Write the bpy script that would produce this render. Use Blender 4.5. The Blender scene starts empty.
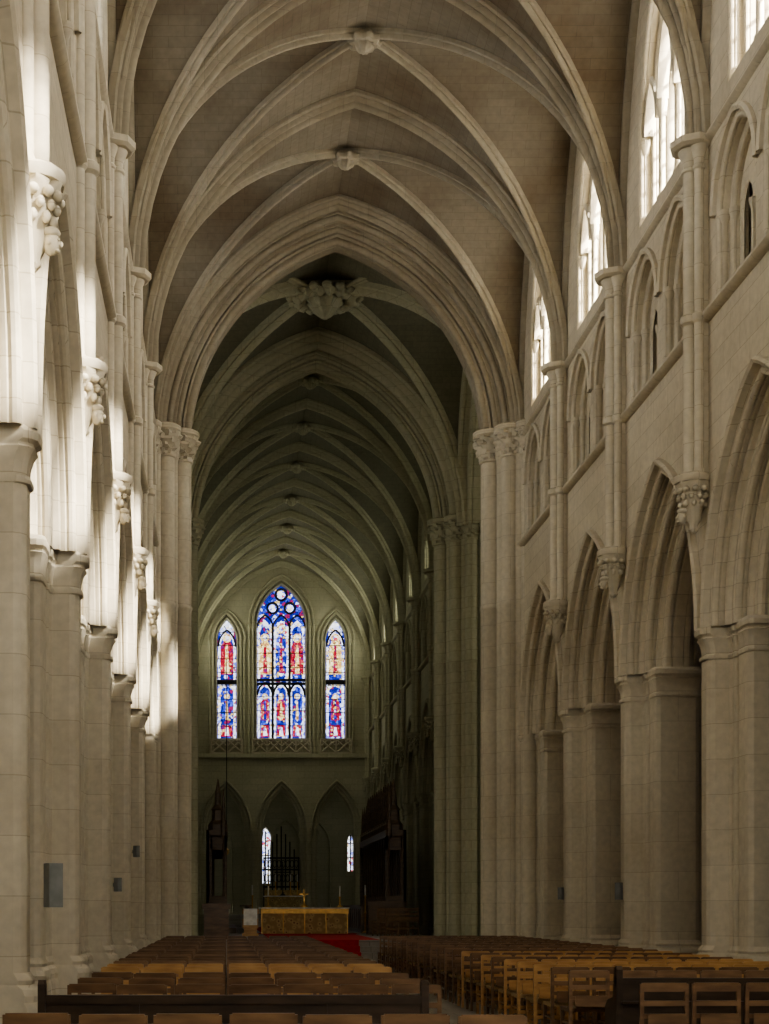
import bpy, math, random
from mathutils import Vector, Matrix
random.seed(4)
PI=math.pi
# ------------------------------------------------------------------ constants
CX=2.825; HW=4.675            # nave axis and half width (wall planes)
B=4.92; Y0=-0.76; NB=8        # nave bays (8 * 4.92 -> 38.6)
CB=5.0; CY0=49.0; CN=6        # choir bays -> 79
EYE=1.55
ZS=5.9; ZSTR=10.7; ZV=13.45; RISE=6.1
RV=(RISE**2+HW**2)/(2*HW); CV=RV-HW
T=1.5; DG=.50                 # wall thickness, window plane depth
PZ=.64                        # platform height
# ------------------------------------------------------------------ materials
def newmat(name):
    m=bpy.data.materials.new(name); m.use_nodes=True
    nt=m.node_tree; nt.nodes.clear()
    out=nt.nodes.new('ShaderNodeOutputMaterial')
    return m,nt,out
def N(nt,t,**k):
    n=nt.nodes.new(t)
    for a,b in k.items():
        if a in n.inputs: n.inputs[a].default_value=b
        else: setattr(n,a,b)
    return n
def ramp(nt,stops):
    r=nt.nodes.new('ShaderNodeValToRGB'); e=r.color_ramp.elements
    while len(e)<len(stops): e.new(0.5)
    for i,(p,c) in enumerate(stops):
        e[i].position=p; e[i].color=(c[0],c[1],c[2],1)
    return r
def stone(name,c1,c2,mort,bw,bh,ms=.008,rough=.85,bump=.12,stain=(.5,.42,.32),staina=.3,grain=(.90,1.06)):
    m,nt,out=newmat(name); L=nt.links
    uv=N(nt,'ShaderNodeUVMap'); 
    br=nt.nodes.new('ShaderNodeTexBrick')
    br.inputs['Scale'].default_value=1; br.inputs['Brick Width'].default_value=bw
    br.inputs['Row Height'].default_value=bh; br.inputs['Mortar Size'].default_value=ms
    br.inputs['Mortar Smooth'].default_value=.3
    br.inputs['Color1'].default_value=(*c1,1); br.inputs['Color2'].default_value=(*c2,1)
    br.inputs['Mortar'].default_value=(*mort,1)
    L.new(uv.outputs[0],br.inputs['Vector'])
    geo=N(nt,'ShaderNodeNewGeometry')
    n1=nt.nodes.new('ShaderNodeTexNoise'); n1.inputs['Scale'].default_value=.45; n1.inputs['Detail'].default_value=6
    L.new(geo.outputs['Position'],n1.inputs['Vector'])
    r1=ramp(nt,[(.42,(0,0,0)),(.72,(1,1,1))]); L.new(n1.outputs[0],r1.inputs[0])
    mul=N(nt,'ShaderNodeMath',operation='MULTIPLY'); mul.inputs[1].default_value=staina
    L.new(r1.outputs[0],mul.inputs[0])
    mx=nt.nodes.new('ShaderNodeMixRGB'); mx.blend_type='MULTIPLY'
    mx.inputs[2].default_value=(*stain,1)
    L.new(mul.outputs[0],mx.inputs[0]); L.new(br.outputs['Color'],mx.inputs[1])
    n2=nt.nodes.new('ShaderNodeTexNoise'); n2.inputs['Scale'].default_value=9; n2.inputs['Detail'].default_value=8
    L.new(geo.outputs['Position'],n2.inputs['Vector'])
    r2=ramp(nt,[(.3,(grain[0],)*3),(.7,(grain[1],)*3)]); L.new(n2.outputs[0],r2.inputs[0])
    mx2=nt.nodes.new('ShaderNodeMixRGB'); mx2.blend_type='MULTIPLY'; mx2.inputs[0].default_value=1
    L.new(mx.outputs[0],mx2.inputs[1]); L.new(r2.outputs[0],mx2.inputs[2])
    bs=N(nt,'ShaderNodeBsdfPrincipled'); bs.inputs['Roughness'].default_value=rough
    bs.inputs['Specular IOR Level'].default_value=.2
    L.new(mx2.outputs[0],bs.inputs['Base Color'])
    if bump>0:
        bp=nt.nodes.new('ShaderNodeBump'); bp.inputs['Strength'].default_value=bump; bp.inputs['Distance'].default_value=.015
        inv=N(nt,'ShaderNodeMath',operation='SUBTRACT'); inv.inputs[0].default_value=1; L.new(br.outputs['Fac'],inv.inputs[1])
        L.new(inv.outputs[0],bp.inputs['Height']); L.new(bp.outputs[0],bs.inputs['Normal'])
    L.new(bs.outputs[0],out.inputs[0]); return m
M_wall=stone('limestone_ashlar',(.61,.55,.43),(.55,.495,.385),(.44,.39,.295),.85,.36,ms=.007)
M_carve=stone('carved_limestone',(.61,.555,.44),(.57,.515,.405),(.46,.41,.315),1.6,.55,ms=.006,bump=.08,stain=(.6,.53,.42))
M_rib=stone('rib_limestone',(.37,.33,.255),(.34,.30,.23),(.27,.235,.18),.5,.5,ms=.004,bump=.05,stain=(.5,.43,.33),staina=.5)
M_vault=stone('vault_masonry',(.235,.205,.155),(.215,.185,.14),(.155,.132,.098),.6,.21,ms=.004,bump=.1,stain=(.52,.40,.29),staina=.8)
M_east=stone('choir_limestone',(.50,.475,.35),(.45,.43,.315),(.36,.34,.25),.8,.33,stain=(.6,.58,.45))
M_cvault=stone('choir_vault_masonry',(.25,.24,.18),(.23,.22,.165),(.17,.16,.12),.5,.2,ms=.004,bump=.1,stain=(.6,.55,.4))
M_floor=stone('stone_paving',(.38,.36,.32),(.31,.29,.26),(.16,.15,.13),.6,.6,ms=.008,rough=.4,bump=.1)
def wood(name,c1,c2,rough=.4):
    m,nt,out=newmat(name); L=nt.links
    tc=N(nt,'ShaderNodeTexCoord')
    mp=N(nt,'ShaderNodeMapping'); mp.inputs['Scale'].default_value=(1.2,5,5)
    L.new(tc.outputs['Object'],mp.inputs[0])
    n=nt.nodes.new('ShaderNodeTexNoise'); n.inputs['Scale'].default_value=2.5; n.inputs['Detail'].default_value=5
    L.new(mp.outputs[0],n.inputs['Vector'])
    r=ramp(nt,[(.3,c1),(.7,c2)]); L.new(n.outputs[0],r.inputs[0])
    bs=N(nt,'ShaderNodeBsdfPrincipled'); bs.inputs['Roughness'].default_value=rough
    L.new(r.outputs[0],bs.inputs['Base Color']); L.new(bs.outputs[0],out.inputs[0]); return m
M_oak=wood('golden_oak',(.36,.19,.065),(.58,.35,.14))
M_brown=wood('brown_beech',(.10,.056,.030),(.23,.135,.07),.28)
M_dark=wood('dark_oak',(.026,.016,.010),(.065,.040,.025),.35)
def plain(name,c,rough=.6,metal=0,noise=.15,scale=8):
    m,nt,out=newmat(name); L=nt.links
    tc=N(nt,'ShaderNodeTexCoord'); n=nt.nodes.new('ShaderNodeTexNoise'); n.inputs['Scale'].default_value=scale
    L.new(tc.outputs['Object'],n.inputs['Vector'])
    r=ramp(nt,[(.3,[x*(1-noise) for x in c]),(.7,[min(1,x*(1+noise)) for x in c])]); L.new(n.outputs[0],r.inputs[0])
    bs=N(nt,'ShaderNodeBsdfPrincipled'); bs.inputs['Roughness'].default_value=rough; bs.inputs['Metallic'].default_value=metal
    L.new(r.outputs[0],bs.inputs['Base Color']); L.new(bs.outputs[0],out.inputs[0]); return m
M_red=plain('red_carpet',(.42,.012,.015),.9)
M_iron=plain('wrought_iron',(.015,.015,.017),.5,.3)
M_gold=plain('gilding',(.70,.44,.14),.4,.6)
M_white=plain('white_linen',(.8,.8,.78),.8)
M_grey=plain('grey_plastic',(.22,.23,.22),.5)
M_rush=plain('rush_seat',(.40,.29,.15),.8,scale=40)
def frontal():
    m,nt,out=newmat('gold_embroidered_frontal'); L=nt.links
    tc=N(nt,'ShaderNodeTexCoord')
    v=nt.nodes.new('ShaderNodeTexVoronoi'); v.inputs['Scale'].default_value=6
    L.new(tc.outputs['Object'],v.inputs['Vector'])
    r=ramp(nt,[(.12,(.22,.10,.04)),(.28,(.62,.47,.22)),(.6,(.42,.29,.12))]); L.new(v.outputs['Distance'],r.inputs[0])
    bs=N(nt,'ShaderNodeBsdfPrincipled'); bs.inputs['Roughness'].default_value=.6
    L.new(r.outputs[0],bs.inputs['Base Color']); L.new(bs.outputs[0],out.inputs[0]); return m
M_front=frontal()
def stained(name,strength,scale,stops):
    m,nt,out=newmat(name); L=nt.links
    uv=N(nt,'ShaderNodeUVMap')
    v=nt.nodes.new('ShaderNodeTexVoronoi'); v.inputs['Scale'].default_value=scale
    L.new(uv.outputs[0],v.inputs['Vector'])
    ve=nt.nodes.new('ShaderNodeTexVoronoi'); ve.feature='DISTANCE_TO_EDGE'; ve.inputs['Scale'].default_value=scale
    L.new(uv.outputs[0],ve.inputs['Vector'])
    sp=N(nt,'ShaderNodeSeparateColor'); L.new(v.outputs['Color'],sp.inputs[0])
    r=ramp(nt,stops)
    r.color_ramp.interpolation='CONSTANT'; L.new(sp.outputs[0],r.inputs[0])
    e=ramp(nt,[(.02,(0.02,0.02,0.03)),(.07,(1,1,1))]); L.new(ve.outputs['Distance'],e.inputs[0])
    mx=nt.nodes.new('ShaderNodeMixRGB'); mx.blend_type='MULTIPLY'; mx.inputs[0].default_value=1
    L.new(r.outputs[0],mx.inputs[1]); L.new(e.outputs[0],mx.inputs[2])
    em=N(nt,'ShaderNodeEmission'); em.inputs['Strength'].default_value=strength
    L.new(mx.outputs[0],em.inputs[0]); L.new(em.outputs[0],out.inputs[0]); return m
WH=[(0,(.72,.78,.95)),(.30,(.50,.55,.88)),(.48,(.85,.86,.84)),(.76,(.12,.16,.55)),(.86,(.65,.50,.25)),(.95,(.35,.06,.08))]
BL=[(0,(.012,.02,.24)),(.40,(.03,.05,.42)),(.62,(.07,.11,.60)),(.76,(.50,.55,.90)),(.88,(.22,.02,.08)),(.94,(.55,.40,.15))]
RD=[(0,(.30,.015,.03)),(.40,(.42,.05,.07)),(.70,(.16,.02,.14)),(.86,(.60,.44,.20))]
GD=[(0,(.66,.46,.15)),(.4,(.88,.74,.42)),(.8,(.45,.25,.10))]
S_base=stained('stained_glass_blue',2.2,7,BL); S_white=stained('stained_glass_white',2.8,8,WH)
S_red=stained('stained_glass_ruby',2.3,9,RD); S_gold=stained('stained_glass_gold',2.6,9,GD)
M_stain_dim=stained('stained_glass_aisle',.5,4,BL)
M_gris=stained('grisaille_glass',1.6,6,[(0,(.8,.85,.6)),(.5,(.5,.6,.4)),(.8,(.7,.7,.5))])
# ------------------------------------------------------------------ mesh builder
class MB:
    def __init__(s): s.v=[]; s.f=[]; s.m=[]; s.uv={}
    def vert(s,p): s.v.append(tuple(p)); return len(s.v)-1
    def face(s,ids,mi=0,uv=None):
        s.f.append(tuple(ids)); s.m.append(mi)
        if uv: s.uv[len(s.f)-1]=uv
    def loft(s,rows,mi=0,closed=False,cap=False):
        idx=[[s.vert(p) for p in r] for r in rows]
        n=len(rows[0])
        for i in range(len(rows)-1):
            for j in range(n if closed else n-1):
                k=(j+1)%n
                s.face((idx[i][j],idx[i][k],idx[i+1][k],idx[i+1][j]),mi)
        if cap:
            s.face(idx[0][::-1],mi); s.face(idx[-1],mi)
    def poly(s,pts,mi=0): s.face([s.vert(p) for p in pts],mi)
    def box(s,x0,x1,y0,y1,z0,z1,mi=0):
        a=[s.vert(p) for p in [(x0,y0,z0),(x1,y0,z0),(x1,y1,z0),(x0,y1,z0),(x0,y0,z1),(x1,y0,z1),(x1,y1,z1),(x0,y1,z1)]]
        for q in [(0,3,2,1),(4,5,6,7),(0,1,5,4),(1,2,6,5),(2,3,7,6),(3,0,4,7)]: s.face([a[i] for i in q],mi)
    def lathe(s,cx,cy,prof,n=14,mi=0,mod=None):
        rows=[]
        for (r,z) in prof:
            rows.append([(cx+r*(1+(mod(2*PI*j/n,z) if mod else 0))*math.cos(2*PI*j/n),cy+r*(1+(mod(2*PI*j/n,z) if mod else 0))*math.sin(2*PI*j/n),z) for j in range(n)])
        s.loft(rows,mi,closed=True,cap=True)
    def ball(mb,c,r,sq=(1,1,1),mi=0,n=8):
        rows=[]
        for i in range(n-1):
            ph=PI*i/(n-2)
            rows.append([(c[0]+sq[0]*r*math.sin(ph)*math.cos(2*PI*j/n),c[1]+sq[1]*r*math.sin(ph)*math.sin(2*PI*j/n),c[2]+sq[2]*r*math.cos(ph)) for j in range(n)])
        mb.loft(rows,mi,closed=True)
    def tube(s,p,q,r,n=6,mi=0):
        p=Vector(p);q=Vector(q); d=(q-p).normalized()
        a=d.orthogonal().normalized(); b=d.cross(a)
        s.loft([[tuple(c+a*r*math.cos(2*PI*j/n)+b*r*math.sin(2*PI*j/n)) for j in range(n)] for c in (p,q)],mi,closed=True,cap=True)
    def mesh(s,name,mats,smooth=True,ang=35):
        me=bpy.data.meshes.new(name); me.from_pydata(s.v,[],s.f)
        for m in mats: me.materials.append(m)
        me.polygons.foreach_set('material_index',s.m)
        ul=me.uv_layers.new(name='UVMap')
        for p in me.polygons:
            if p.index in s.uv:
                for li,u in zip(p.loop_indices,s.uv[p.index]): ul.data[li].uv=u
                continue
            n=p.normal; ax,ay,az=abs(n.x),abs(n.y),abs(n.z)
            for li in p.loop_indices:
                c=me.vertices[me.loops[li].vertex_index].co
                if az>ax and az>ay and az>.8: u=(c.x,c.y)
                elif ax>ay: u=(c.y,c.z)
                else: u=(c.x,c.z)
                ul.data[li].uv=u
        if smooth:
            me.shade_smooth()
            try: me.set_sharp_from_angle(angle=math.radians(ang))
            except Exception: pass
        me.validate(); me.update(); return me
def obj(name,me,loc=(0,0,0),rz=0,parent=None,scale=None):
    o=bpy.data.objects.new(name,me); bpy.context.scene.collection.objects.link(o)
    o.location=loc; o.rotation_euler=(0,0,rz)
    if scale: o.scale=scale
    if parent: o.parent=parent
    return o
def empty(name):
    e=bpy.data.objects.new(name,None); bpy.context.scene.collection.objects.link(e); return e
# ------------------------------------------------------------------ arch helpers
def arch(a,c,zs,n=12,zb=None,uc=0):
    R=a+c; th=math.acos(max(-1,min(1,c/R))); L=[]
    if zb is not None: L.append((uc-a,zb))
    for i in range(n+1):
        t=th*i/n; L.append((uc+c-R*math.cos(t),zs+R*math.sin(t)))
    for i in range(n-1,-1,-1):
        t=th*i/n; L.append((uc-c+R*math.cos(t),zs+R*math.sin(t)))
    if zb is not None: L.append((uc+a,zb))
    return L
def cfor(a,rise): return (rise*rise+a*a)/(2*a)-a
def W(d,u,z): return (d,u,z)      # wall map : depth->x, u->y
def wall_open(mb,d,u0,u1,z0,z1,ops,mp=W,mi=0,n=12):
    ops=sorted(ops); cur=u0
    for (uc,a,c,zs,zb) in ops:
        if uc-a>cur+1e-5: mb.poly([mp(d,cur,z0),mp(d,uc-a,z0),mp(d,uc-a,z1),mp(d,cur,z1)],mi)
        if zb>z0+1e-5: mb.poly([mp(d,uc-a,z0),mp(d,uc+a,z0),mp(d,uc+a,zb),mp(d,uc-a,zb)],mi)
        P=arch(a,c,zs,n,None,uc)
        mb.loft([[mp(d,u,z) for u,z in P],[mp(d,u,z1) for u,z in P]],mi)
        cur=uc+a
    if u1>cur+1e-5: mb.poly([mp(d,cur,z0),mp(d,u1,z0),mp(d,u1,z1),mp(d,cur,z1)],mi)
def sweep_arch(mb,prof,a0,c,zs,zb=None,uc=0,n=14,mp=W,mi=0):
    mb.loft([[mp(d,u,z) for u,z in arch(a0-p,c,zs,n,zb,uc)] for p,d in prof],mi)
def pane_at(mb,mp,d,o,mi,n=8):
    P=arch(o[1],o[2],o[3],n,o[4],o[0]); ids=[mb.vert(mp(d,u,z)) for u,z in P]; mb.face(ids,mi,[(u,z) for u,z in P])
def lattice(mb,mp,d,uc,a,c,zs,zb,mi,st=.6,r=.02):
    z=zb+st; R=a+c
    while z<zs+R*.7:
        h=a if z<zs else max(.02,math.sqrt(max(0,R*R-(z-zs)**2))-c)
        mb.tube(mp(d,uc-h,z),mp(d,uc+h,z),r,4,mi); z+=st
    mb.tube(mp(d,uc,zb),mp(d,uc,zs+a),r,4,mi)
def roll(u,d0,r,k=5):
    L=[(u-1.9*r,d0)]
    for i in range(k+1):
        t=math.radians(-135+180*i/k); L.append((u-r+r*math.cos(t),d0+r+r*math.sin(t)))
    L.append((u,d0+1.9*r)); return L
def quarter():
    q=[(0,0),(.10,0),(.11,-.09),(.15,-.13),(.20,-.10),(.22,0)]
    def step(u,d0,d1):
        L=roll(u,d0,.065)
        cx,cd,r=u+.03,d1-.03,.055
        L.append((u,d1-.10))
        for i in range(5):
            t=math.radians(200+160*i/4); L.append((cx+r*math.cos(t),cd+r*math.sin(t)))
        L.append((u+.10,d1))
        return L
    q+=step(.36,0,.26); q+=step(.66,.26,.50)
    q+=roll(.96,.50,.085); q+=[(.96,T/2)]
    return q
def full(q): return q+[(u,T-d) for u,d in q[::-1][1:]]
CARC=1.29
# ------------------------------------------------------------------ arcade pier
def pier_outline():
    q=[(0,-.02),(.12,-.02),(.18,.02),(.22,.09),(.22,.30),(.26,.33),(.32,.33)]
    for i in range(5):
        t=math.radians(200+160*i/4); q.append((.40+.06*math.cos(t),.38+.06*math.sin(t)))
    q+=[(.48,.40),(.54,.40),(.56,.34)]
    q+=[(.86,.34),(.93,.36),(.97,.43),(.97,T/2)]
    Q=[(d-T/2,u) for u,d in q]
    o=Q[:-1]+[(-x,y) for x,y in Q[::-1]][:-1]
    o=o+[(-x,-y) for x,y in Q[:-1]]+[(x,-y) for x,y in Q[::-1]][:-1]
    rr=[]
    for p in o:
        if not rr or (abs(p[0]-rr[-1][0])+abs(p[1]-rr[-1][1]))>1e-4: rr.append(p)
    return rr
PO=pier_outline()
def pier_mesh(mat):
    mb=MB()
    lv=[(1.30,0),(1.30,.30),(1.27,.34),(1.20,.36),(1.20,.62),(1.15,.68),(1.17,.74),(1.13,.80),(1.05,.84),(1.07,.88),(1.0,.95),(1.0,5.40),
        (1.04,5.41),(1.05,5.44),(1.04,5.47),(1.0,5.49),(1.01,5.58),(1.05,5.68),(1.10,5.73),(1.07,5.75),(1.08,5.77),(1.14,5.80),(1.15,5.87),(1.09,5.93)]
    mb.loft([[(x*s,y*s,z) for x,y in PO] for s,z in lv],0,closed=True,cap=True)
    return mb.mesh('clustered_pier_mesh',[mat],ang=24)
# ------------------------------------------------------------------ wall bay
def bay_mesh(mats,glazed=False):
    mb=MB(); h=B/2
    prof=full(quarter())
    sweep_arch(mb,prof,h,CARC,ZS)
    P=arch(h,CARC,ZS,14)
    for d in (0,T): mb.loft([[W(d,u,z) for u,z in P],[W(d,u,ZSTR) for u,z in P]])
    def string(z,pr=.13,hh=.16):
        pf=[(0,z),(-pr*.6,z+.02),(-pr,z+hh*.5),(-pr,z+hh*.75),(0,z+hh)]
        mb.loft([[(d,-h,zz) for d,zz in pf],[(d,h,zz) for d,zz in pf]],1)
    string(ZSTR-.05); string(13.42,.10,.12)
    # triforium
    z0,z1=ZSTR,13.5
    a=.90; c=cfor(a,1.12); zs=12.15
    ops=[(-1.02,a,c,zs,z0+.1),(1.02,a,c,zs,z0+.1)]
    wall_open(mb,0,-h,h,z0,z1,ops)
    for uc in (-1.02,1.02):
        sweep_arch(mb,[(-.10,0),(-.10,-.06),(-.05,-.09),(0,-.06),(0,0)],a,c,zs,None,uc,mi=1)
        pf=[(0,0)]+roll(.10,.0,.045)+[(.10,.17)]+roll(.24,.17,.045)+[(.24,.42)]
        sweep_arch(mb,pf,a,c,zs,z0+.1,uc,mi=1)
        mb.poly([W(0,uc-a,z0+.1),W(0,uc+a,z0+.1),W(1.3,uc+a,z0+.1),W(1.3,uc-a,z0+.1)])
        ai=a-.24; al=.26
        ops2=[(uc-.33,al,.25,12.0,z0+.1),(uc+.33,al,.25,12.0,z0+.1)]
        for dd in (.28,.34):
            wall_open(mb,dd,uc-ai,uc+ai,z0+.1,13.35,ops2,n=6)
        for o in ops2: sweep_arch(mb,[(0,.28),(.04,.31),(0,.34)],al,.25,12.0,z0+.1,o[0],n=6,mi=1)
        mb.lathe(.27,uc,[(.07,z0+.1),(.07,z0+.2),(.045,z0+.24),(.045,11.82),(.08,11.94),(.08,12.0)],8,1)
        for su in (-1,1):
            mb.lathe(.10,uc+su*(a-.06),[(.10,z0+.1),(.09,z0+.2),(.06,z0+.25),(.06,11.98),(.07,12.0),(.11,12.12),(.11,12.18)],10,1)
            mb.lathe(.22,uc+su*(a-.19),[(.08,z0+.1),(.05,z0+.25),(.05,11.98),(.09,12.12),(.09,12.18)],8,1)
    mb.poly([W(1.3,-h,9.0),W(1.3,h,9.0),W(1.3,h,13.75),W(1.3,-h,13.75)])
    mb.poly([W(1.3,-h,13.75),W(1.3,h,13.75),W(DG,h,13.75),W(DG,-h,13.75)])
    # clerestory: inner arcade, wall passage, outer lancets
    z0=13.5; a=1.42; c=cfor(a,3.1); zs=15.4; zb=13.9
    wall_open(mb,0,-h,h,z0,20.2,[(0,a,c,zs,zb)])
    lan=[(-.88,.27,.9,15.7,zb+.15),(0,.34,1.1,16.7,zb+.15),(.88,.27,.9,15.7,zb+.15)]
    for dd in (DG,DG+.22): wall_open(mb,dd,-h,h,z0,20.2,lan,n=8)
    for o in lan:
        sweep_arch(mb,[(-.08,DG),(-.04,DG-.05),(0,DG),(.02,DG+.12),(0,DG+.22)],o[1],o[2],o[3],o[4],o[0],8,mi=1)
        lattice(mb,W,DG+.12,o[0],o[1],o[2],o[3],o[4],2,.45,.03)
        if glazed: pane_at(mb,W,DG+.1,o,3)
    pf=[(0,0)]+roll(.1,0,.045)+[(.1,.2)]+roll(.2,.2,.045)+[(.2,DG)]
    sweep_arch(mb,pf,a,c,zs,zb,mi=1)
    mb.poly([W(0,-a,zb),W(0,a,zb),W(DG+.22,a,zb),W(DG+.22,-a,zb)])
    for su in (-1,1):
        mb.lathe(.12,su*(a-.05),[(.11,zb),(.10,zb+.15),(.065,zb+.22),(.065,15.2),(.08,15.22),(.12,15.38),(.12,15.46)],10,1)
        mb.lathe(.16,su*.47,[(.10,zb),(.09,zb+.15),(.06,zb+.22),(.06,15.5),(.07,15.52),(.10,15.68),(.10,15.76)],10,1)
        sweep_arch(mb,[(0,.1),(.03,.06),(.1,.06),(.13,.16),(.1,.26),(.03,.26),(0,.22)],.43,.8,15.5,None,su*.9,n=8,mi=1)
    sweep_arch(mb,[(0,.1),(.03,.06),(.1,.06),(.13,.16),(.1,.26),(.03,.26),(0,.22)],.51,1.7,15.76,None,0,n=8,mi=1)
    return mb.mesh('nave_bay_elevation',mats)
# ------------------------------------------------------------------ vault bay
def g(s):
    x=abs(s)*HW; return math.sqrt(max(0,RV*RV-(x+CV)**2))/RISE
def vault_mesh(b,mats,n=20,hw=HW,zs=ZV,rise=RISE,rs=.85):
    mb=MB()
    tab=[0]
    for i in range(1,n+1):
        dx=hw/n; dz=rise*(g((i-1)/n)-g(i/n)); tab.append(tab[-1]+math.hypot(dx,dz))
    for sx in (-1,1):
        for sy in (-1,1):
            idx={}
            for i in range(n+1):
                for j in range(n+1):
                    s,t=i/n,j/n
                    idx[i,j]=mb.vert((sx*s*hw,sy*t*b,zs+rise*g(min(s,t))))
            def uvp(i,j,main):
                return (sy*j/n*b,tab[i]) if main else (sx*i/n*hw,tab[j])
            for i in range(n):
                for j in range(n):
                    if i<j: tris=[((i,j),(i+1,j),(i+1,j+1),(i,j+1))]; main=[True]
                    elif i>j: tris=[((i,j),(i+1,j),(i+1,j+1),(i,j+1))]; main=[False]
                    else: tris=[((i,j),(i+1,j),(i+1,j+1)),((i,j),(i+1,j+1),(i,j+1))]; main=[False,True]
                    for tr,mn in zip(tris,main):
                        mb.face([idx[k] for k in tr],0,[uvp(k[0],k[1],mn) for k in tr])
    def rib(path,lat,prof,mi=1):
        lat=Vector(lat).normalized(); pts=[Vector(p) for p in path]; rows=[]
        for k,p in enumerate(pts):
            tn=(pts[min(k+1,len(pts)-1)]-pts[max(k-1,0)]).normalized()
            nn=lat.cross(tn).normalized()
            if nn.z>0: nn=-nn
            rows.append([tuple(p+lat*q+nn*w) for w,q in prof])
        mb.loft(rows,mi)
    small=[(-.05,-.11),(.06,-.11),(.09,-.08),(.08,-.05),(.14,-.055),(.19,-.035),(.21,0),(.19,.035),(.14,.055),(.08,.05),(.09,.08),(.06,.11),(-.05,.11)]
    big=[(-.05,-.30),(.08,-.30),(.12,-.26),(.11,-.21),(.07,-.18),(.17,-.17),(.22,-.13),(.21,-.085),(.15,-.07),(.26,-.065),(.32,-.035),(.34,0)]
    small=[(w*rs,q*rs) for w,q in small]; big=[(w*rs,q*rs) for w,q in big]
    big=big+[(w,-q) for w,q in big[::-1][1:]]
    m=16
    ss=[1-(i/m)**1.6 for i in range(m+1)]
    L=math.hypot(hw,b)
    for sx in (-1,1):
        for sy in (-1,1):
            rib([(sx*s*hw,sy*s*b,zs+rise*g(s)) for s in ss],(-sy*b/L,sx*hw/L,0),small)
        rib([(sx*s*hw,b,zs+rise*g(s)) for s in ss],(0,1,0),big)
    for sx in (-1,1):
        for sy in (-1,1):
            rib([(sx*hw,sy*s*b,zs+rise*g(s)) for s in ss],(1,0,0),[(-.02,-.12),(.08,-.12),(.12,-.06),(.14,0),(.12,.06),(.08,.12),(-.02,.12)])
    return mb.mesh('vault_bay_mesh',mats)
# ------------------------------------------------------------------ carved items
def corbel_mesh(mat):
    mb=MB()
    def mod(t,z): return .10*math.sin(7*t+z*9)+.06*math.sin(13*t-z*21)
    mb.lathe(0,0,[(.03,-.02),(.08,.04),(.07,.10),(.12,.2),(.13,.34),(.18,.46),(.2,.6),(.26,.72),(.27,.76)],28,0,mod)
    mb.lathe(0,0,[(.29,.76),(.31,.80),(.31,.86),(.26,.90)],16)
    for k in range(11):
        t=2*PI*k/11; mb.ball((.25*math.cos(t),.25*math.sin(t),.64),.055,(1,1,.9)); mb.ball((.22*math.cos(t+.3),.22*math.sin(t+.3),.54),.045,(1,1,1.2))
    for k in range(9):
        t=2*PI*k/9+.3; mb.ball((.19*math.cos(t),.19*math.sin(t),.43),.045,(1,1,1.3))
    mb.ball((-.17,0,.24),.095,(.9,.85,1.2)); mb.ball((-.26,0,.23),.022,(1,.8,1.4)); mb.ball((-.17,0,.33),.095,(.95,1.05,.6)); mb.ball((-.225,0,.165),.035,(.8,1.3,.5))
    for s in (-1,1): mb.ball((-.24,s*.035,.26),.016); mb.ball((-.16,s*.085,.23),.025,(1,.6,1.4))
    return mb.mesh('corbel_mesh',[mat],ang=50)
def shaft_mesh(mat):
    mb=MB(); z0,z1=8.25,ZV
    for x,y,r in ((-.11,0,.105),(-.02,.17,.075),(-.02,-.17,.075)):
        mb.lathe(x,y,[(r*1.4,z0),(r*1.4,z0+.06),(r,z0+.14),(r,ZSTR-.06),(r*1.45,ZSTR-.02),(r*1.45,ZSTR+.08),(r,ZSTR+.12),(r,z1-.42),(r*1.3,z1-.40),(r*1.3,z1-.36),(r,z1-.33),(r*1.15,z1-.22),(r*1.6,z1-.12),(r*1.75,z1-.08),(r*1.75,z1)],14)
    mb.box(-.06,.2,-.16,.16,z0,z1)
    mb.lathe(-.06,0,[(.30,z1-.06),(.36,z1-.02),(.36,z1+.08),(.2,z1+.12)],8)
    return mb.mesh('vaulting_shaft_mesh',[mat])
def boss_mesh(mat,r=.34):
    mb=MB(); n=40
    def mod(t,z): return .12*math.sin(8*t)
    mb.lathe(0,0,[(r*.5,.15),(r*.9,.05),(r,-.02),(r*.85,-.10),(r*.55,-.10),(r*.5,-.16),(r*.3,-.24),(r*.05,-.26)],n,0,mod)
    return mb.mesh('vault_boss_mesh',[mat],ang=50)
def big_boss(mat):
    mb=MB(); R=.75; rows=[]
    for i in range(65):
        t=2*PI*i/64; row=[]
        for j in range(8):
            p=2*PI*j/8; rr=.17*(1+.35*math.sin(16*t+j))
            row.append(((R+rr*math.cos(p))*math.cos(t),(R+rr*math.cos(p))*math.sin(t),rr*math.sin(p)))
        rows.append(row+[row[0]])
    mb.loft(rows)
    for k in range(16):
        t=2*PI*k/16; mb.ball((.98*math.cos(t),.98*math.sin(t),.02),.15,(1,1,.8))
    for k in range(4):
        t=k*PI/2; c,s=math.cos(t),math.sin(t)
        for e in (-1,0,1):
            mb.tube((-s*e*.12,c*e*.12,.05),(c*(2.0)-s*e*.12,s*(2.0)+c*e*.12,.12),.07 if e else .10,8)
        mb.ball((c*2.0,s*2.0,.08),.22,(1,1,.6))
    mb.lathe(0,0,[(.2,.3),(.45,.1),(.5,-.1),(.35,-.25),(.34,-.35),(.18,-.5),(.05,-.6)],32,0,lambda t,z:.16*math.sin(8*t+z*6))
    return mb.mesh('crossing_boss_mesh',[mat],ang=50)
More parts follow.
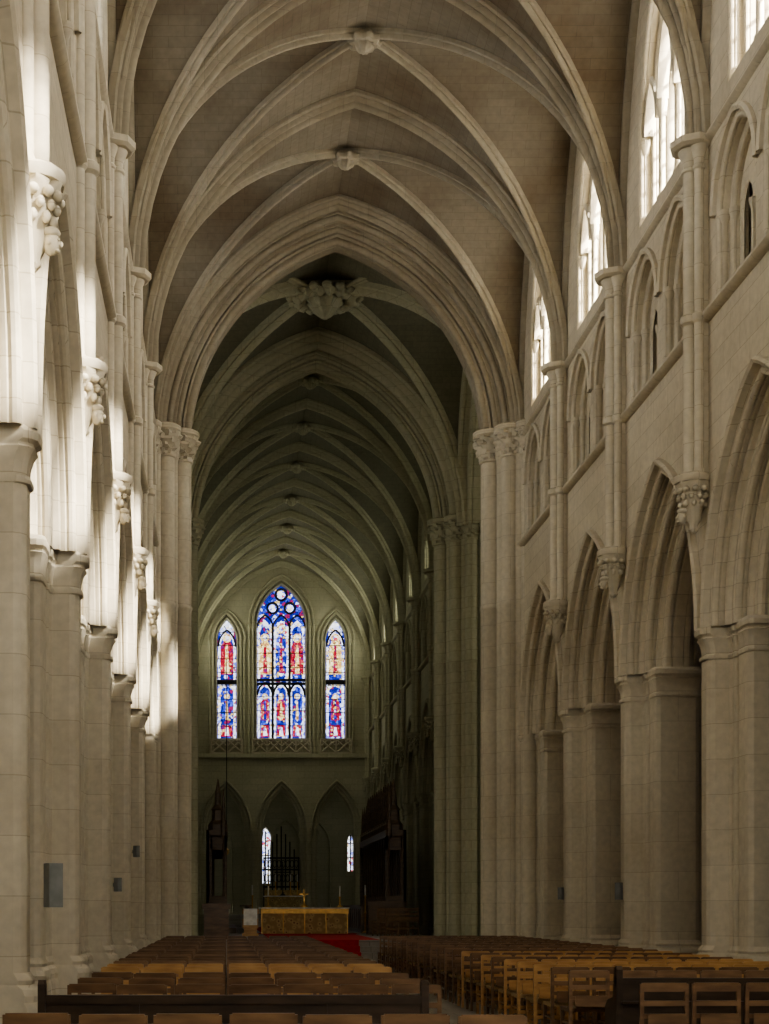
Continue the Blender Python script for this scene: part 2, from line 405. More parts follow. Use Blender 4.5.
# ------------------------------------------------------------------ build structures
south=empty('wall_south'); north=empty('wall_north'); ceiling=empty('ceiling')
bayN=bay_mesh([M_wall,M_carve,M_iron,M_gris]); bayC=bay_mesh([M_east,M_east,M_iron,M_gris],True)
pierN=pier_mesh(M_carve); pierC=pier_mesh(M_east)
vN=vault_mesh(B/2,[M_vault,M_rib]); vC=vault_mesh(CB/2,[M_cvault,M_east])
corb=corbel_mesh(M_carve); corbC=corbel_mesh(M_east)
shN=shaft_mesh(M_carve); shC=shaft_mesh(M_east)
bosN=boss_mesh(M_rib); bosC=boss_mesh(M_east)
XR=CX+HW; XL=CX-HW
def bays(y0,b,n,bm,vm,pm,cm,sm,bo):
    for k in range(n):
        yc=y0+(k+.5)*b
        obj('bay_elevation',bm,(XR,yc,0),0,south,(1,b/B,1))
        obj('bay_elevation',bm,(XL,yc,0),PI,north,(1,b/B,1))
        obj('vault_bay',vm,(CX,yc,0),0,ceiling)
        obj('vault_boss',bo,(CX,yc,ZV+RISE-.20),0,ceiling)
    for k in range(n+1):
        y=y0+k*b
        for sd,x,rz,par in ((1,XR,0,south),(-1,XL,PI,north)):
            obj('clustered_pier',pm,(x+sd*T/2,y,0),rz,par)
            if (n==NB and k==n) or (n==CN and k==0): continue
            off=.13 if sd>0 else 0
            obj('carved_corbel',cm,(x-sd*.06-off,y,7.42),rz,par)
            obj('vaulting_shaft',sm,(x-off,y,0),rz,par)
bays(Y0,B,NB,bayN,vN,pierN,corb,shN,bosN)
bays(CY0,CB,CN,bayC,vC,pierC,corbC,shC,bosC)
WA=(38.6,40.1); EA=(47.6,49.0)
cb=(EA[0]-WA[1])/2; cyc=(EA[0]+WA[1])/2
vX=vault_mesh(cb,[M_cvault,M_east],rs=1.5)
obj('crossing_vault_bay',vX,(CX,cyc,0),0,ceiling)
obj('crossing_boss',big_boss(M_east),(CX,cyc,ZV+RISE-.45),PI/4,ceiling)
def crossing_arch(name,ya,yb,mat,par):
    mb=MB(); t=yb-ya
    mp=lambda d,u,z:(CX+u,ya+d,z)
    q=[(-.1,-.02),(.02,-.02)]+roll(.2,0,.09)+[(.2,.2)]+roll(.44,.2,.09)+[(.44,.36)]+roll(.66,.36,.08)+[(.70,.42)]+roll(.92,.44,.1)+[(.92,t/2)]
    pf=q+[(p,t-d) for p,d in q[::-1][1:]]
    sweep_arch(mb,pf,HW,CV,ZV,None,0,24,mp)
    for d in (0,t):
        P=arch(HW+.1,CV,ZV,20)
        mb.loft([[mp(d,u,z) for u,z in P],[mp(d,u,21) for u,z in P]])
    return obj(name,mb.mesh(name,[mat],ang=40),parent=par)
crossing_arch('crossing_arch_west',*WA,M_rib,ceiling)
crossing_arch('crossing_arch_east',*EA,M_east,ceiling)
for sd,x in ((1,XR),(-1,XL)):
    mb=MB(); mp=lambda d,u,z:(x+sd*(d-.35),cyc+u,z)
    R=(RISE**2+cb**2)/(2*cb)
    q=[(-.1,0)]+roll(.2,0,.09)+[(.2,.3)]+roll(.5,.3,.09)+[(.5,.7)]
    pf=q+[(p,1.4-d) for p,d in q[::-1][1:]]
    sweep_arch(mb,pf,cb,R-cb,ZV,None,0,20,mp)
    P=arch(cb+.1,R-cb,ZV,16)
    mb.loft([[mp(.5,u,z) for u,z in P],[mp(.5,u,21) for u,z in P]])
    obj('crossing_arch_transept',mb.mesh('crossing_arch_transept',[M_east]),parent=ceiling)
def crossing_pier(name,sx,ya,yb,mat,par):
    mb=MB(); X=lambda d:(CX+sx*(HW+d)); t=yb-ya; ym=(ya+yb)/2
    def bx(d0,d1,y0,y1,z0,z1):
        mb.box(min(X(d0),X(d1)),max(X(d0),X(d1)),y0,y1,z0,z1)
    bx(-.50,.9,ya+.25,yb-.25,0,ZV); bx(-.10,1.4,ya,yb,0,ZV); bx(.0,1.4,ya,yb,ZV,21)
    S=[(-.66,0,.27),(-.46,.38,.13),(-.46,-.38,.13),(-.28,.52,.23),(-.28,-.52,.23),(-.04,.70,.13),(-.04,-.70,.13),(.14,.86,.2),(.14,-.86,.2),(.5,.95,.12),(.5,-.95,.12)]
    ZT=ZV+.35
    for d,dy,r in S:
        dy=dy*t/1.5
        def m2(tt,z,r=r): 
            if z>ZT-.74 and z<ZT-.14: return .18*math.sin(9*tt+(z*20))+.10*math.sin(17*tt-z*31)+.05
            return 0
        pf=[(r*1.55,0),(r*1.55,.35),(r*1.5,.42),(r*1.3,.5),(r*1.35,.58),(r,.68),(r,9.2),(r*1.1,9.23),(r*1.1,9.3),(r,9.33),(r,ZT-.80),(r*1.15,ZT-.78),(r*1.15,ZT-.74)]
        pf+=[(r*(1.05+.5*(i/8)**1.5+(.12 if i in(2,5,7) else 0)),ZT-.72+.56*i/8) for i in range(9)]
        pf+=[(r*1.6,ZT-.13),(r*1.75,ZT-.10),(r*1.75,ZT+.0),(r*1.5,ZT+.04)]
        mb.lathe(X(d),ym+dy,pf,24 if r>.18 else 18,0,m2)
    bx(-.92,.6,ym-.34,ym+.34,0,.32); bx(-.58,1.3,ya-.02,yb+.02,0,.30)
    obj(name,mb.mesh(name,[mat],ang=45),parent=par)
for sx,par in ((1,south),(-1,north)):
    crossing_pier('crossing_pier',sx,*WA,M_carve,par); crossing_pier('crossing_pier',sx,*EA,M_east,par)
# ------------------------------------------------------------------ aisles
def aisle(name,sd,y0,b,n,mat,vmat,par):
    Xn=CX+sd*(HW+T); Xo=CX+sd*(HW+T+4.8)
    y1=y0+n*b
    mb=MB(); mp=lambda d,u,z:(Xo+sd*d,u,z)
    ops=[(y0+(k+.5)*b,.62,1.0,5.8,3.0) for k in range(n)]
    wall_open(mb,0,y0,y1,0,10,ops,mp)
    for o in ops:
        sweep_arch(mb,[(-.12,0),(-.06,-.06),(0,0),(.14,.35)],.62,1.0,5.8,3.0,o[0],8,mp,1)
        pane_at(mb,mp,.34,(o[0],.5,1.0,5.8,3.0),2)
        for s in(-1,1): mb.lathe(Xo-sd*.06,o[0]+s*.75,[(.1,2.8),(.06,3.0),(.06,5.6),(.11,5.75),(.11,5.85)],8,1)
    pf=[(0,2.6),(-.1,2.65),(-.1,2.75),(0,2.8)]
    mb.loft([[mp(d,y0,z) for d,z in pf],[mp(d,y1,z) for d,z in pf]],1)
    mb.poly([(Xn-sd*.2,y0,10.3),(Xo,y0,10.3),(Xo,y1,10.3),(Xn-sd*.2,y1,10.3)])
    mb.poly([(Xo+sd*.5,y0,0),(Xo+sd*.5,y1,0),(Xo+sd*.5,y1,10.3),(Xo+sd*.5,y0,10.3)])
    obj('aisle_outer_wall',mb.mesh(name+'_outer',[mat,mat,M_stain_dim]),parent=par)
    vm=vault_mesh(b/2,[vmat,mat],10,2.4,5.9,3.4)
    for k in range(n): obj('aisle_vault',vm,((Xn+Xo)/2,y0+(k+.5)*b,0),0,par)
    for k in range(n+1):
        mb2=MB(); mb2.lathe(Xo-sd*.1,y0+k*b,[(.3,0),(.3,.4),(.2,.5),(.2,5.5),(.28,5.75),(.28,5.9)],14)
        obj('wall_respond',mb2.mesh('respond',[mat]),parent=par)
for sd,nm,par in ((1,'south',south),(-1,'north',north)):
    aisle('aisle_'+nm,sd,Y0,B,NB,M_wall,M_vault,par)
    aisle('choir_aisle_'+nm,sd,CY0,CB,CN,M_east,M_cvault,par)
# ------------------------------------------------------------------ transepts
for sd,nm,par in ((1,'south',south),(-1,'north',north)):
    mb=MB(); x0=CX+sd*(HW+1.0); x1=CX+sd*(HW+13)
    for y in (39.4,48.3):
        mb.poly([(CX+sd*(HW+1.3),y,0),(x1,y,0),(x1,y,20),(CX+sd*(HW+1.3),y,20)])
    mp=lambda d,u,z:(x1+sd*d,cyc+u,z)
    ops=[(-2.6,.75,1.6,13.0,9.0),(0,.95,1.8,15,9.0),(2.6,.75,1.6,13.0,9.0)]
    wall_open(mb,0,-4.6,4.6,0,21,ops,mp)
    for o in ops:
        sweep_arch(mb,[(-.1,-.05),(0,0),(.1,.5)],o[1],o[2],o[3],o[4],o[0],8,mp)
        lattice(mb,mp,.3,o[0],o[1],o[2],o[3],o[4],1); pane_at(mb,mp,.32,o,2)
    P=arch(4.5,3.8,ZV,14); 
    mb.loft([[(x0,cyc+u,z) for u,z in P],[(x1,cyc+u,z) for u,z in P]])
    obj('transept',mb.mesh('transept_'+nm,[M_east,M_iron,M_gris]),parent=par)
# ------------------------------------------------------------------ floor
mb=MB(); mb.box(XL-7,XR+7,-3.2,90,-.3,0)
mb.box(CX-HW-13,XL-7,39,49,-.3,0); mb.box(XR+7,CX+HW+13,39,49,-.3,0)
for i in range(4): mb.box(CX-3.55,CX+3.55,40.4+i*.38,79.0,i*.16 if i else 0.004,(i+1)*.16)
for i in range(4): mb.box(CX-3.4,CX+3.4,68+i*1.0,79,PZ+i*.13,PZ+(i+1)*.13)
obj('floor',mb.mesh('floor',[M_floor],False))
mb=MB()
w0,w1=1.80,3.60
mb.box(w0,w1,37.6,40.4,0.002,.02)
for i in range(4):
    y=40.4+i*.38; z=(i+1)*.16
    mb.box(w0,w1,y-.015,y,z-.16,z+.012); mb.box(w0,w1,y,y+.38,z,z+.012)
mb.box(w0-.6,w1+.6,41.92,68,PZ,PZ+.012)
obj('red_carpet',mb.mesh('red_carpet',[M_red],False))
# ------------------------------------------------------------------ west wall
YW=-3.2
mb=MB(); mp=lambda d,u,z:(CX+u,YW-d,z)
ops=[(-2.6,.9,1.6,12,6),(0,1.1,1.8,14,6),(2.6,.9,1.6,12,6)]
wall_open(mb,0,-12,12,0,21,ops,mp)
for o in ops:
    sweep_arch(mb,[(-.15,0),(-.08,-.08),(0,0),(.15,.6)],o[1],o[2],o[3],o[4],o[0],8,mp)
    lattice(mb,mp,.4,o[0],o[1],o[2],o[3],o[4],1)
P=arch(HW,CV,ZV,14)
mb.loft([[(CX+u,YW,z) for u,z in P],[(CX+u,Y0+.1,z) for u,z in P]])
for sd in(-1,1):
    x=CX+sd*HW; mb.poly([(x,YW,0),(x,Y0,0),(x,Y0,20),(x,YW,20)])
obj('wall_west',mb.mesh('wall_west',[M_wall,M_iron]))
# ------------------------------------------------------------------ east wall
YE=79.0
mb=MB(); mp=lambda d,u,z:(CX+u,YE+d,z)
low=[(u,1.22,2.0,5.45,1.15) for u in (-2.88,.0,2.88)]
wall_open(mb,0,-HW-.2,HW+.2,0,9.4,low,mp)
for o in low:
    q=[(-.16,0),(-.13,-.09),(-.06,-.09),(-.03,0),(0,0)]+roll(.12,0,.05)+[(.12,.2)]+roll(.26,.2,.05)+[(.26,.45)]
    sweep_arch(mb,q+[(.26,.9)],o[1],o[2],o[3],None,o[0],12,mp)
for u in (-4.32,-1.44,1.44,4.32):
    for du,dd,r in ((0,-.02,.15),(.24,.12,.12),(-.24,.12,.12),(.3,.42,.14),(-.3,.42,.14),(0,.45,.3)):
        mb.lathe(CX+u+du,YE+dd,[(r*1.5,1.15),(r*1.5,1.5),(r,1.75),(r,4.85),(r*1.2,4.9),(r*1.05,4.98),(r*1.5,5.35),(r*1.6,5.38),(r*1.6,5.5)],14)
wall_open(mb,.9,-HW-.2,HW+.2,0,9.4,[(o[0],.96,2.0,5.45,1.15) for o in low],mp)
mb.box(CX-HW,CX+HW,YE-.22,YE+.02,9.3,9.5)
ops=[(-2.83,.60,1.1,15.35,10.3),(0,1.36,1.15,16.2,10.3),(2.83,.60,1.1,15.35,10.3)]
wall_open(mb,0,-HW-.2,HW+.2,9.4,20.5,ops,mp)
for o in ops:
    q=[(-.20,0),(-.17,-.10),(-.08,-.10),(-.05,0),(0,0)]+roll(.07,0,.035)+[(.07,.2),(.12,.5)]
    sweep_arch(mb,q,o[1],o[2],o[3],o[4],o[0],12,mp)
    mb.poly([mp(0,o[0]-o[1],o[4]),mp(0,o[0]+o[1],o[4]),mp(.5,o[0]+o[1],o[4]),mp(.5,o[0]-o[1],o[4])])
    for s in(-1,1):
        for e,dd in ((.12,-.05),(.3,-.04)):
            mb.lathe(CX+o[0]+s*(o[1]+e),YE+dd,[(.11,9.5),(.1,9.8),(.06,9.9),(.06,o[3]-.35),(.07,o[3]-.3),(.11,o[3]-.05),(.11,o[3]+.03)],10)
for uc,a,c,zs in ((-2.83,1.0,.9,15.4),(2.83,1.0,.9,15.4),(0,1.72,1.1,16.3)):
    sweep_arch(mb,[(0,0),(.0,-.07),(.06,-.1),(.12,-.07),(.12,0)],a,c,zs,None,uc,12,mp)
eastwall=obj('wall_east',mb.mesh('wall_east',[M_east]))
mb=MB()
for uc,hw in ((-2.83,.8),(0,1.5),(2.83,.8)):
    x0,x1=CX+uc-hw,CX+uc+hw; y0,y1=YE-.2,YE-.08
    mb.box(x0,x1,y0,y1,10.2,10.3); mb.box(x0,x1,y0,y1,9.5,9.58)
    n=max(2,int(round(2*hw/.75))); w=(x1-x0)/n
    for i in range(n):
        a=x0+i*w
        mb.tube((a,YE-.14,9.55),(a+w,YE-.14,10.24),.05); mb.tube((a+w,YE-.14,9.55),(a,YE-.14,10.24),.05)
        mb.tube((a+w/2,YE-.14,10.24),(a+w,YE-.14,9.9),.04); mb.tube((a+w/2,YE-.14,10.24),(a,YE-.14,9.9),.04)
        mb.box(a-.04,a+.04,y0,y1,9.5,10.25)
    mb.box(x1-.04,x1+.04,y0,y1,9.5,10.25)
obj('pierced_balustrade',mb.mesh('balustrade',[M_carve]),parent=eastwall)
# stained windows with figures and tracery : materials 0 blue,1 iron,2 white,3 ruby,4 gold
for i,(uc,a,c,zs,zb) in enumerate(ops):
    mb=MB()
    pane_at(mb,mp,.42,(uc,a-.1,c,zs,zb),0,10)
    d=.36
    def pane(pts,mi,dd): 
        ids=[mb.vert(mp(dd,u,z)) for u,z in pts]; mb.face(ids,mi,[(u*1.0+mi,z) for u,z in pts])
    def figure(u,z,h,robe,inner,halo=4,w=None):
        w=w or h*.15
        pane([(u-w,z),(u+w,z),(u+w*1.05,z+h*.35),(u+w*.95,z+h*.66),(u+w*.45,z+h*.78),(u-w*.45,z+h*.78),(u-w*.95,z+h*.66),(u-w*1.05,z+h*.35)],robe,.405)
        pane([(u-w*.35,z+h*.02),(u+w*.4,z+h*.02),(u+w*.15,z+h*.7),(u-w*.2,z+h*.7)],inner,.40)
        hr=min(h*.11,.24)
        pane([(u+hr*math.cos(t*PI/5),z+h*.86+hr*math.sin(t*PI/5)) for t in range(10)],halo,.40)
        pane([(u+hr*.5*math.cos(t*PI/4),z+h*.86+hr*.62*math.sin(t*PI/4)) for t in range(8)],2,.395)
    def canopy(u,z,w,h):
        pane([(u-w,z),(u-w*.7,z+h*.3),(u,z+h*.5),(u+w*.7,z+h*.3),(u+w,z),(u+w,z+h*.55),(u+w*.5,z+h*.75),(u,z+h),(u-w*.5,z+h*.75),(u-w,z+h*.55)],2,.41)
    def light(u,w,za,zt,seq,tall=True):
        for s in(-1,1): pane([(u+s*w,za),(u+s*(w-.12),za),(u+s*(w-.12),zt),(u+s*w,zt)],2,.412)
        tiers=[(za+.95,1.45),(za+3.35,2.2)]
        pane([(u-w+.14,za+.1),(u+w-.14,za+.1),(u+w-.2,za+.7),(u-w+.2,za+.7)],3,.408); pane([(u-.1,za+.15),(u+.12,za+.15),(u+.06,za+.6),(u-.05,za+.6)],2,.40)
        for n_,(z,h) in enumerate(tiers if tall else tiers[:1]):
            figure(u,z,h,seq[n_],seq[n_+2])
            canopy(u,z+h+.03,w-.1,.6)
    def bar(u0,z0,u1,z1,r=.05): mb.tube(mp(d,u0,z0),mp(d,u1,z1),r,6,1)
    if i==1:
        light(-.84,.38,zb+.05,zs,[3,4,0,3]); light(.84,.38,zb+.05,zs,[0,3,4,4])
        light(0,.38,zb+.05,zs,[3,0,4,0],False)
        # large central figure on a pale mandorla
        pane([(.36*math.sin(t*2*PI/20),zb+4.75-1.45*math.cos(t*2*PI/20)) for t in range(20)],2,.408)
        figure(0,zb+3.45,2.7,0,3,4,.27)
        for s in(-1,1):
            bar(s*.44,zb,s*.44,zs+.15,.07)
        for uu in(-.84,0,.84):
            pts=arch(.42,.35,zs-.1,6,None,uu)
            for p,q in zip(pts[:-1],pts[1:]): bar(*p,*q,.045)
        for (cu,cz,r) in ((-.45,zs+.95,.28),(.45,zs+.95,.28),(0,zs+1.65,.3)):
            pane([(cu+r*.7*math.cos(t*PI/5),cz+r*.7*math.sin(t*PI/5)) for t in range(10)],2,.4)
            for k in range(12):
                t0,t1=2*PI*k/12,2*PI*(k+1)/12
                bar(cu+r*math.cos(t0),cz+r*math.sin(t0),cu+r*math.cos(t1),cz+r*math.sin(t1),.06)
        for z in (zb+2.9,zb+3.1): bar(-1.27,z,1.27,z,.07)
        for k in range(8):
            z=zb+.75*(k+1)
            if z<zs: bar(-1.27,z,1.27,z,.018)
        for uu in(-.84,0,.84):
            pts=arch(.40,.35,zb+2.3,5,None,uu)
            for p,q in zip(pts[:-1],pts[1:]): bar(*p,*q,.06)
    else:
        light(uc,.46,zb+.05,zs,[3,4,0,3] if i else [0,3,4,4])
        canopy(uc,zs-.1,.35,1.2)
        bar(uc-.5,zb+2.98,uc+.5,zb+2.98,.14)
        for k in range(8): bar(uc-.5,zb+.7*(k+1),uc+.5,zb+.7*(k+1),.02)
        pts=arch(.45,.6,zs-.2,6,None,uc)
        for p,q in zip(pts[:-1],pts[1:]): bar(*p,*q,.05)
    obj('window_%d'%(i+1),mb.mesh('window',[S_base,M_iron,S_white,S_red,S_gold],False),parent=eastwall)
# retrochoir beyond the arches
mb=MB(); YR=87.0
mp2=lambda d,u,z:(CX+u,YR+d,z)
rops=[(-.62,.36,.6,5.4,2.9),(4.25,.2,.4,5.3,3.6)]
wall_open(mb,0,-HW-3,HW+3,0,10,rops,mp2)
for o in rops:
    sweep_arch(mb,[(-.08,-.04),(0,0),(.06,.3)],o[1],o[2],o[3],o[4],o[0],8,mp2)
    pane_at(mb,mp2,.28,o,1)
    mb.tube(mp2(.2,o[0],o[4]),mp2(.2,o[0],o[3]+.5),.04,6,2)
    for z in (o[4]+.8,o[4]+1.6): mb.tube(mp2(.2,o[0]-o[1],z),mp2(.2,o[0]+o[1],z),.03,6,2)
for u in (-3.4,.55,2.2):
    sweep_arch(mb,[(-.12,0),(-.06,-.12),(0,0)],.8,.9,5.0,1.0,u,8,mp2)
for s in(-1,1): mb.poly([(CX+s*(HW+3),YE,0),(CX+s*(HW+3),YR,0),(CX+s*(HW+3),YR,10),(CX+s*(HW+3),YE,10)])
mb.poly([(CX-HW-3,YE+.9,9.4),(CX+HW+3,YE+.9,9.4),(CX+HW+3,YR,9.4),(CX-HW-3,YR,9.4)])
for s in(-1,1): mb.box(CX+s*(HW+6.3)-1.7,CX+s*(HW+6.3)+1.7,YE,YE+.3,0,10.3)
obj('retrochoir_wall',mb.mesh('wall_retrochoir',[M_east,S_white,M_iron]),parent=eastwall)
# ------------------------------------------------------------------ chairs
def chair(mb,x,y,mw=0,ms=1):
    w=.20; yb=y
    for s in(-1,1):
        mb.box(x+s*w-.018,x+s*w+.018,yb-.02,yb+.016,0,.86,mw)
        mb.box(x+s*w-.018,x+s*w+.018,yb+.38,yb+.416,0,.44,mw)
        mb.box(x+s*w-.01,x+s*w+.01,yb,yb+.39,.16,.19,mw); mb.box(x+s*w-.01,x+s*w+.01,yb,yb+.39,.28,.30,mw)
    mb.box(x-w-.02,x+w+.02,yb-.01,yb+.42,.42,.46,ms)
    for z0,z1 in((.79,.87),(.66,.71),(.55,.59)): mb.box(x-w,x+w,yb-.022,yb+.006,z0,z1,mw)
    mb.box(x-w,x+w,yb-.015,yb+.0,.22,.26,mw); mb.box(x-w,x+w,yb+.39,yb+.405,.2,.24,mw)
    mb.box(x-w+.03,x+w-.03,yb-.11,yb-.095,.47,.60,mw); mb.box(x-w+.03,x+w-.03,yb-.11,yb-.02,.47,.485,mw)
def row_mesh(n,pitch,mats,seed=0):
    mb=MB(); r=random.Random(seed)
    for i in range(n): chair(mb,(i+.5)*pitch+r.uniform(-.015,.015),r.uniform(-.09,.09))
    return mb.mesh('chair_row_mesh',mats,False)
M_brown2=wood('worn_beech',(.15,.09,.05),(.32,.20,.115),.28)
rl=[row_mesh(7,.48,[M_brown,M_brown2],s) for s in(1,2)]+[row_mesh(7,.48,[M_brown2,M_rush],3)]
rl_o=row_mesh(7,.48,[M_oak,M_rush],4)
rr=[row_mesh(7,.475,[M_brown,M_rush],5),row_mesh(7,.475,[M_brown2,M_brown],6)]; rr_o=row_mesh(7,.475,[M_oak,M_rush],7)
k=0; y=17.4
while y<36.4:
    obj('chair_row',rl_o if k in (0,1) else rl[k%3],(-1.45,y,0)); k+=1; y+=.92
k=0; y=19.0
while y<36.8:
    obj('chair_row',rr_o if k in(0,1,3,5) else rr[k%2],(3.60,y,0)); k+=1; y+=.9
for i,y in enumerate((9.7,13.4,14.6,15.8)): obj('chair_row',rl[i%2],(-1.45,y,0))
for m_,x,y in ((rr[0],3.68,13.6),(rr[1],3.65,16.3),(rr[0],3.65,17.2),(rr_o,3.62,18.1)): obj('chair_row',m_,(x,y,0))
def pew(w):
    mb=MB()
    mb.box(.04,w-.04,-.03,.0,.30,.80,0); mb.box(0,w,-.05,.03,.78,.85,0)
    mb.box(.04,w-.04,0,.40,.42,.46,0); mb.box(.04,w-.04,-.10,-.03,.60,.625,0); mb.box(.04,w-.04,.36,.39,.30,.42,0)
    for x in(0,w-.06):
        P=[(-.06,0),(.46,0),(.46,.10),(.40,.14),(.40,.55),(.30,.62),(.08,.66),(.04,.93),(-.02,.97),(-.06,.93)]
        mb.loft([[(x,a,b) for a,b in P],[(x+.06,a,b) for a,b in P]],0,closed=True,cap=True)
    for x in [w*i/4 for i in(1,2,3)]: mb.box(x-.03,x+.03,-.045,-.02,.3,.8,0)
    return mb.mesh('pew_mesh',[M_dark],False)
obj('pew',pew(3.1),(-1.5,12.1,0)); obj('pew',pew(3.2),(3.83,15.0,0))
# ------------------------------------------------------------------ altar etc.
mb=MB(); ax,ay,az=2.58,50.5,PZ+.012
mb.box(ax-1.75,ax+1.75,ay-.5,ay+1.2,az+.001,az+.012,3)
mb.box(ax-1.42,ax+1.42,ay,ay+.85,az+.012,az+.84,0); mb.box(ax-1.5,ax+1.5,ay-.06,ay+.9,az+.84,az+.89,1)
mb.box(ax-1.46,ax+1.46,ay-.05,ay-.02,az+.68,az+.84,2)
for i in range(5):
    x=ax-1.42+i*.71; mb.box(x-.02,x+.02,ay-.03,ay,az+.02,az+.68,2)
obj('altar',mb.mesh('altar',[M_front,M_white,M_gold,M_red],False))
def candlestick(x,y,z,h=.5):
    mb=MB(); mb.lathe(0,0,[(.10,0),(.10,.03),(.03,.07),(.03,h*.5),(.05,h*.53),(.025,h*.57),(.025,h-.05),(.06,h)],10,0)
    mb.lathe(0,0,[(.025,h),(.025,h+.35),(.004,h+.36)],8,1)
    obj('candlestick',mb.mesh('candlestick',[M_gold,M_white]),(x,y,z))
def cross(x,y,z,h=.7,mat=None):
    mb=MB(); mb.lathe(0,0,[(.14,0),(.14,.04),(.05,.1),(.03,.2)],10); mb.box(-.025,.025,-.02,.02,.15,h); mb.box(-h*.25,h*.25,-.02,.02,h*.68,h*.68+.05)
    obj('altar_cross',mb.mesh('cross',[mat or M_gold],False),(x,y,z))
cross(ax,ay+.45,az+.895,.6)
for s in(-1,1): candlestick(ax+s*1.2,ay+.4,az+.895,.35)
for s in(-1,1): candlestick(CX+s*1.95,52.5,PZ+.014,1.3)
hz=PZ+.52; mb=MB()
mb.box(1.9,3.75,76.2,77.2,hz,hz+.9,0); mb.box(1.85,3.8,76.15,77.25,hz+.9,hz+.96,1)
mb.box(1.9,3.75,77.2,77.35,hz,hz+1.25,2)
obj('high_altar',mb.mesh('high_altar',[M_front,M_white,M_front],False))
cross(2.82,76.8,hz+.965,1.7,M_iron)
for x in(2.1,2.45,3.2,3.55): candlestick(x,76.6,hz+.965,.7)
mb=MB()
for i in range(9):
    x=CX-.9+i*.225; h=3.0+(1.6-abs(i-4)*.4); mb.tube((x,79.2,1.15),(x,79.2,1.15+h),.035)
for z in(1.5,2.6,3.5,4.1): mb.tube((CX-.95,79.2,z),(CX+.95,79.2,z),.045)
for i in range(8):
    x=CX-.79+i*.225
    for zc in (3.05,3.8):
        for k in range(8):
            t0,t1=2*PI*k/8,2*PI*(k+1)/8
            mb.tube((x+.09*math.cos(t0),79.2,zc+.2*math.sin(t0)),(x+.09*math.cos(t1),79.2,zc+.2*math.sin(t1)),.025,4)
obj('wrought_iron_screen',mb.mesh('iron_screen',[M_iron]))
def stalls(name,x,sd,y0,n):
    mb=MB(); p=.85
    L=n*p
    bx=lambda a,b,y0_,y1_,z0,z1: mb.box(min(sd*a,sd*b),max(sd*a,sd*b),y0_,y1_,z0,z1)
    bx(0,.1,0,L,0,3.6); bx(-.95,0,0,L,0,.18)
    for i in range(n+1):
        y=i*p; bx(-.55,0,y-.04,y+.04,.18,1.25); bx(-.6,.0,y-.05,y+.05,1.2,1.28)
        mb.lathe(-sd*.5,y,[(.05,1.28),(.035,1.4),(.035,3.2),(.06,3.4)],8)
        mb.lathe(-sd*.5,y,[(.1,3.4),(.1,3.9),(.07,3.95),(.05,4.6),(.01,5.0)],6)
        bx(-.45,0,max(0,y-.02),min(L,y+.02),.45,.5)
        bx(-.04,0,y-.05,y+.05,1.28,3.4)
    bx(-.5,0,0,L,.42,.47); bx(-.62,.1,0,L,3.35,3.6)
    for i in range(n):
        y=(i+.5)*p
        mb.lathe(-sd*.3,y,[(.34,3.6),(.34,3.8),(.22,3.95),(.2,4.3),(.24,4.34),(.12,4.5),(.1,4.9),(.02,5.4)],6)
        P=arch(.38,.3,2.9,6,None,y)
        mb.loft([[(-sd*.6,u,z) for u,z in P],[(-sd*.6,u,3.4) for u,z in P]])
    bx(-1.45,-1.35,.2,L-.2,0,.95); bx(-1.5,-1.15,.2,L-.2,.93,.98)
    for i in range(n): bx(-1.48,-1.45,.3+i*p,.9+i*p,.15,.85)
    for y in (0,L-.08):
        bx(-.62,.1,y,y+.08,0,1.3); bx(-.62,-.5,y,y+.08,1.3,3.4); bx(-.1,.1,y,y+.08,1.3,3.4); bx(-.62,.1,y,y+.08,2.9,3.4)
    obj(name,mb.mesh(name,[M_stall],False),(x,y0,PZ+.001))
M_stall=wood('stall_oak',(.10,.062,.036),(.21,.135,.08),.45)
stalls('choir_stall',6.15,1,53.0,12); stalls('choir_stall',-.62,-1,53.0,12)
def desk(x,y,z,w=.9,h=1.2,mat=M_dark,cloth=False,rz=0):
    mb=MB(); mb.box(-w/2,w/2,-.25,.25,0,.1,0); mb.box(-w/2+.05,w/2-.05,-.2,.2,.1,h-.15,0)
    mb.loft([[(-w/2,-.3,h-.15),(w/2,-.3,h-.15),(w/2,.3,h-.15),(-w/2,.3,h-.15)],[(-w/2,-.3,h),(w/2,-.3,h),(w/2,.3,h-.1),(-w/2,.3,h-.1)]],0,True,True)
    for s in(-1,1): mb.box(s*w/4-.12,s*w/4+.12,-.22,-.2,.25,h-.3,0)
    if cloth: mb.box(-w*.42,w*.42,-.33,.25,h+.0,h+.02,1); mb.box(-w*.42,w*.42,-.33,-.31,h-.5,h+.02,1)
    obj('reading_desk',mb.mesh('desk',[mat,M_white],False),(x,y,z),rz)
desk(-.30,42.8,PZ+.001,.8,1.0,M_brown); desk(.72,47.0,PZ+.001,.5,.85,M_oak,True); desk(5.3,50.6,PZ+.001,1.3,1.1,M_stall)
cm=MB(); chair(cm,0,0); cmm=cm.mesh('clergy_chair',[M_brown,M_brown2],False)
for x,y in((-.2,48.2),(4.9,47.6),(5.5,47.6),(5.9,48.4),(5.0,46.0)): obj('clergy_chair',cmm,(x,y,PZ+.001),.3)
def speaker(x,y,z,s=1,rz=0):
    mb=MB(); mb.box(-.09*s,.09*s,-.07,.07,-.27*s,.27*s,0); mb.box(-.08*s,.08*s,-.08,-.07,-.25*s,.25*s,1)
    mb.box(-.02,.02,.07,.14,-.03,.03,1)
    obj('wall_loudspeaker',mb.mesh('speaker',[M_grey,M_grey]),(x,y,z),rz)
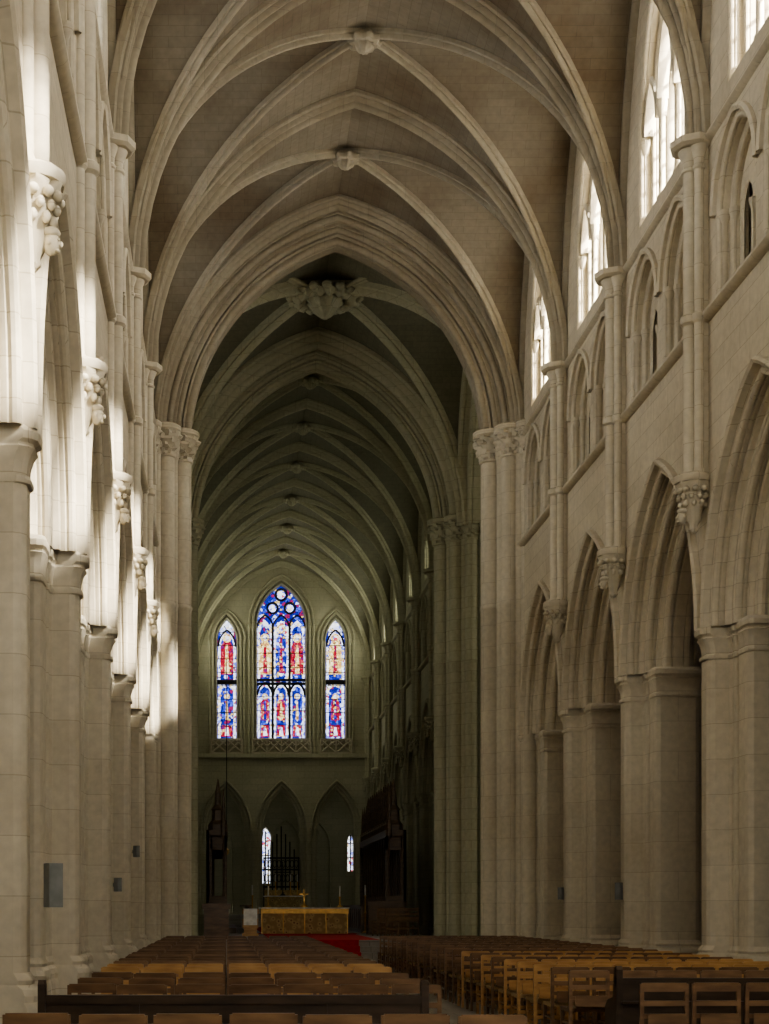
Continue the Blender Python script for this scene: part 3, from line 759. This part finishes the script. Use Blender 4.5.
speaker(-1.60,14.0,1.75,.75,.5); speaker(XR-.1,28.7,1.85,.6,-.6); speaker(XR-.1,33.7,1.85,.5,-.6); speaker(XL+.14,23.8,1.9,.4,.5); speaker(XL+.14,28.7,2.6,.4,.5)
mb=MB(); mb.tube((0,0,0),(0,0,9.0),.02); mb.lathe(0,0,[(.02,-.3),(.10,-.22),(.12,-.05),(.08,0),(.02,.05)],12,1)
obj('hanging_lamp',mb.mesh('hanging_lamp',[M_iron,M_gold]),(-.02,72,4.3))
# ------------------------------------------------------------------ lights
def area(name,loc,rot,sx,sy,e,col):
    l=bpy.data.lights.new(name,'AREA'); l.shape='RECTANGLE'; l.size=sx; l.size_y=sy; l.energy=e; l.color=col
    o=bpy.data.objects.new(name,l); bpy.context.scene.collection.objects.link(o); o.location=loc; o.rotation_euler=rot; return o
for k in range(NB):
    y=Y0+(k+.5)*B
    area('retrochoir_fill_light',(XR+DG+.3,y,15.9),(0,PI/2,0),4.2,3.0,950,(1,.955,.87))
    area('retrochoir_fill_light',(XL-DG-.3,y,15.9),(0,-PI/2,0),4.2,3.0,420,(.97,.98,1))
for k in range(CN):
    y=CY0+(k+.5)*CB; e=[16,20,28,50,85,130][k]
    area('retrochoir_fill_light',(XR+DG-.08,y,15.7),(0,PI/2,0),3.2,2.2,e,(.99,1,.84))
    area('retrochoir_fill_light',(XL-DG+.08,y,15.7),(0,-PI/2,0),3.2,2.2,e,(.99,1,.84))
for s in(-1,1): area('retrochoir_fill_light',(CX+s*(HW+12.8),cyc,11),(0,s*PI/2,0),8,7,330,(1,1,.93))
for s in(-1,1): area('retrochoir_fill_light',(CX+s*(HW+2.9),83.2,6.0),(0,s*PI/2,0),3,3,18,(.97,1,.85))  # added fill lamps brightening the retrochoir; its side walls have no windows
area('west_window_light',(CX,YW+.15,11),(PI/2,0,0),7,9,750,(1,.96,.88))
sun=bpy.data.lights.new('sun','SUN'); sun.energy=62; sun.angle=.035; sun.color=(1,.93,.80)
so=bpy.data.objects.new('sun',sun); bpy.context.scene.collection.objects.link(so)
so.rotation_euler=Vector((-1,.72,-.84)).to_track_quat('-Z','Y').to_euler(); so.location=(30,0,30)
w=bpy.data.worlds.new('World'); bpy.context.scene.world=w; w.use_nodes=True
bg=w.node_tree.nodes['Background']; bg.inputs[0].default_value=(.85,.93,1,1); bg.inputs[1].default_value=2.5
try:
    bpy.context.scene.view_settings.look='AgX - Medium High Contrast'
except Exception as e: print(e)
# ------------------------------------------------------------------ camera
cam=bpy.data.cameras.new('camera'); co=bpy.data.objects.new('camera',cam); bpy.context.scene.collection.objects.link(co)
co.location=(0,0,EYE); co.rotation_euler=(PI/2,0,0)
cam.sensor_fit='HORIZONTAL'; cam.sensor_width=36; cam.lens=1520/769*36
cam.shift_x=(384.5-227)/769; cam.shift_y=(907-512)/769; cam.clip_end=300
bpy.context.scene.camera=co
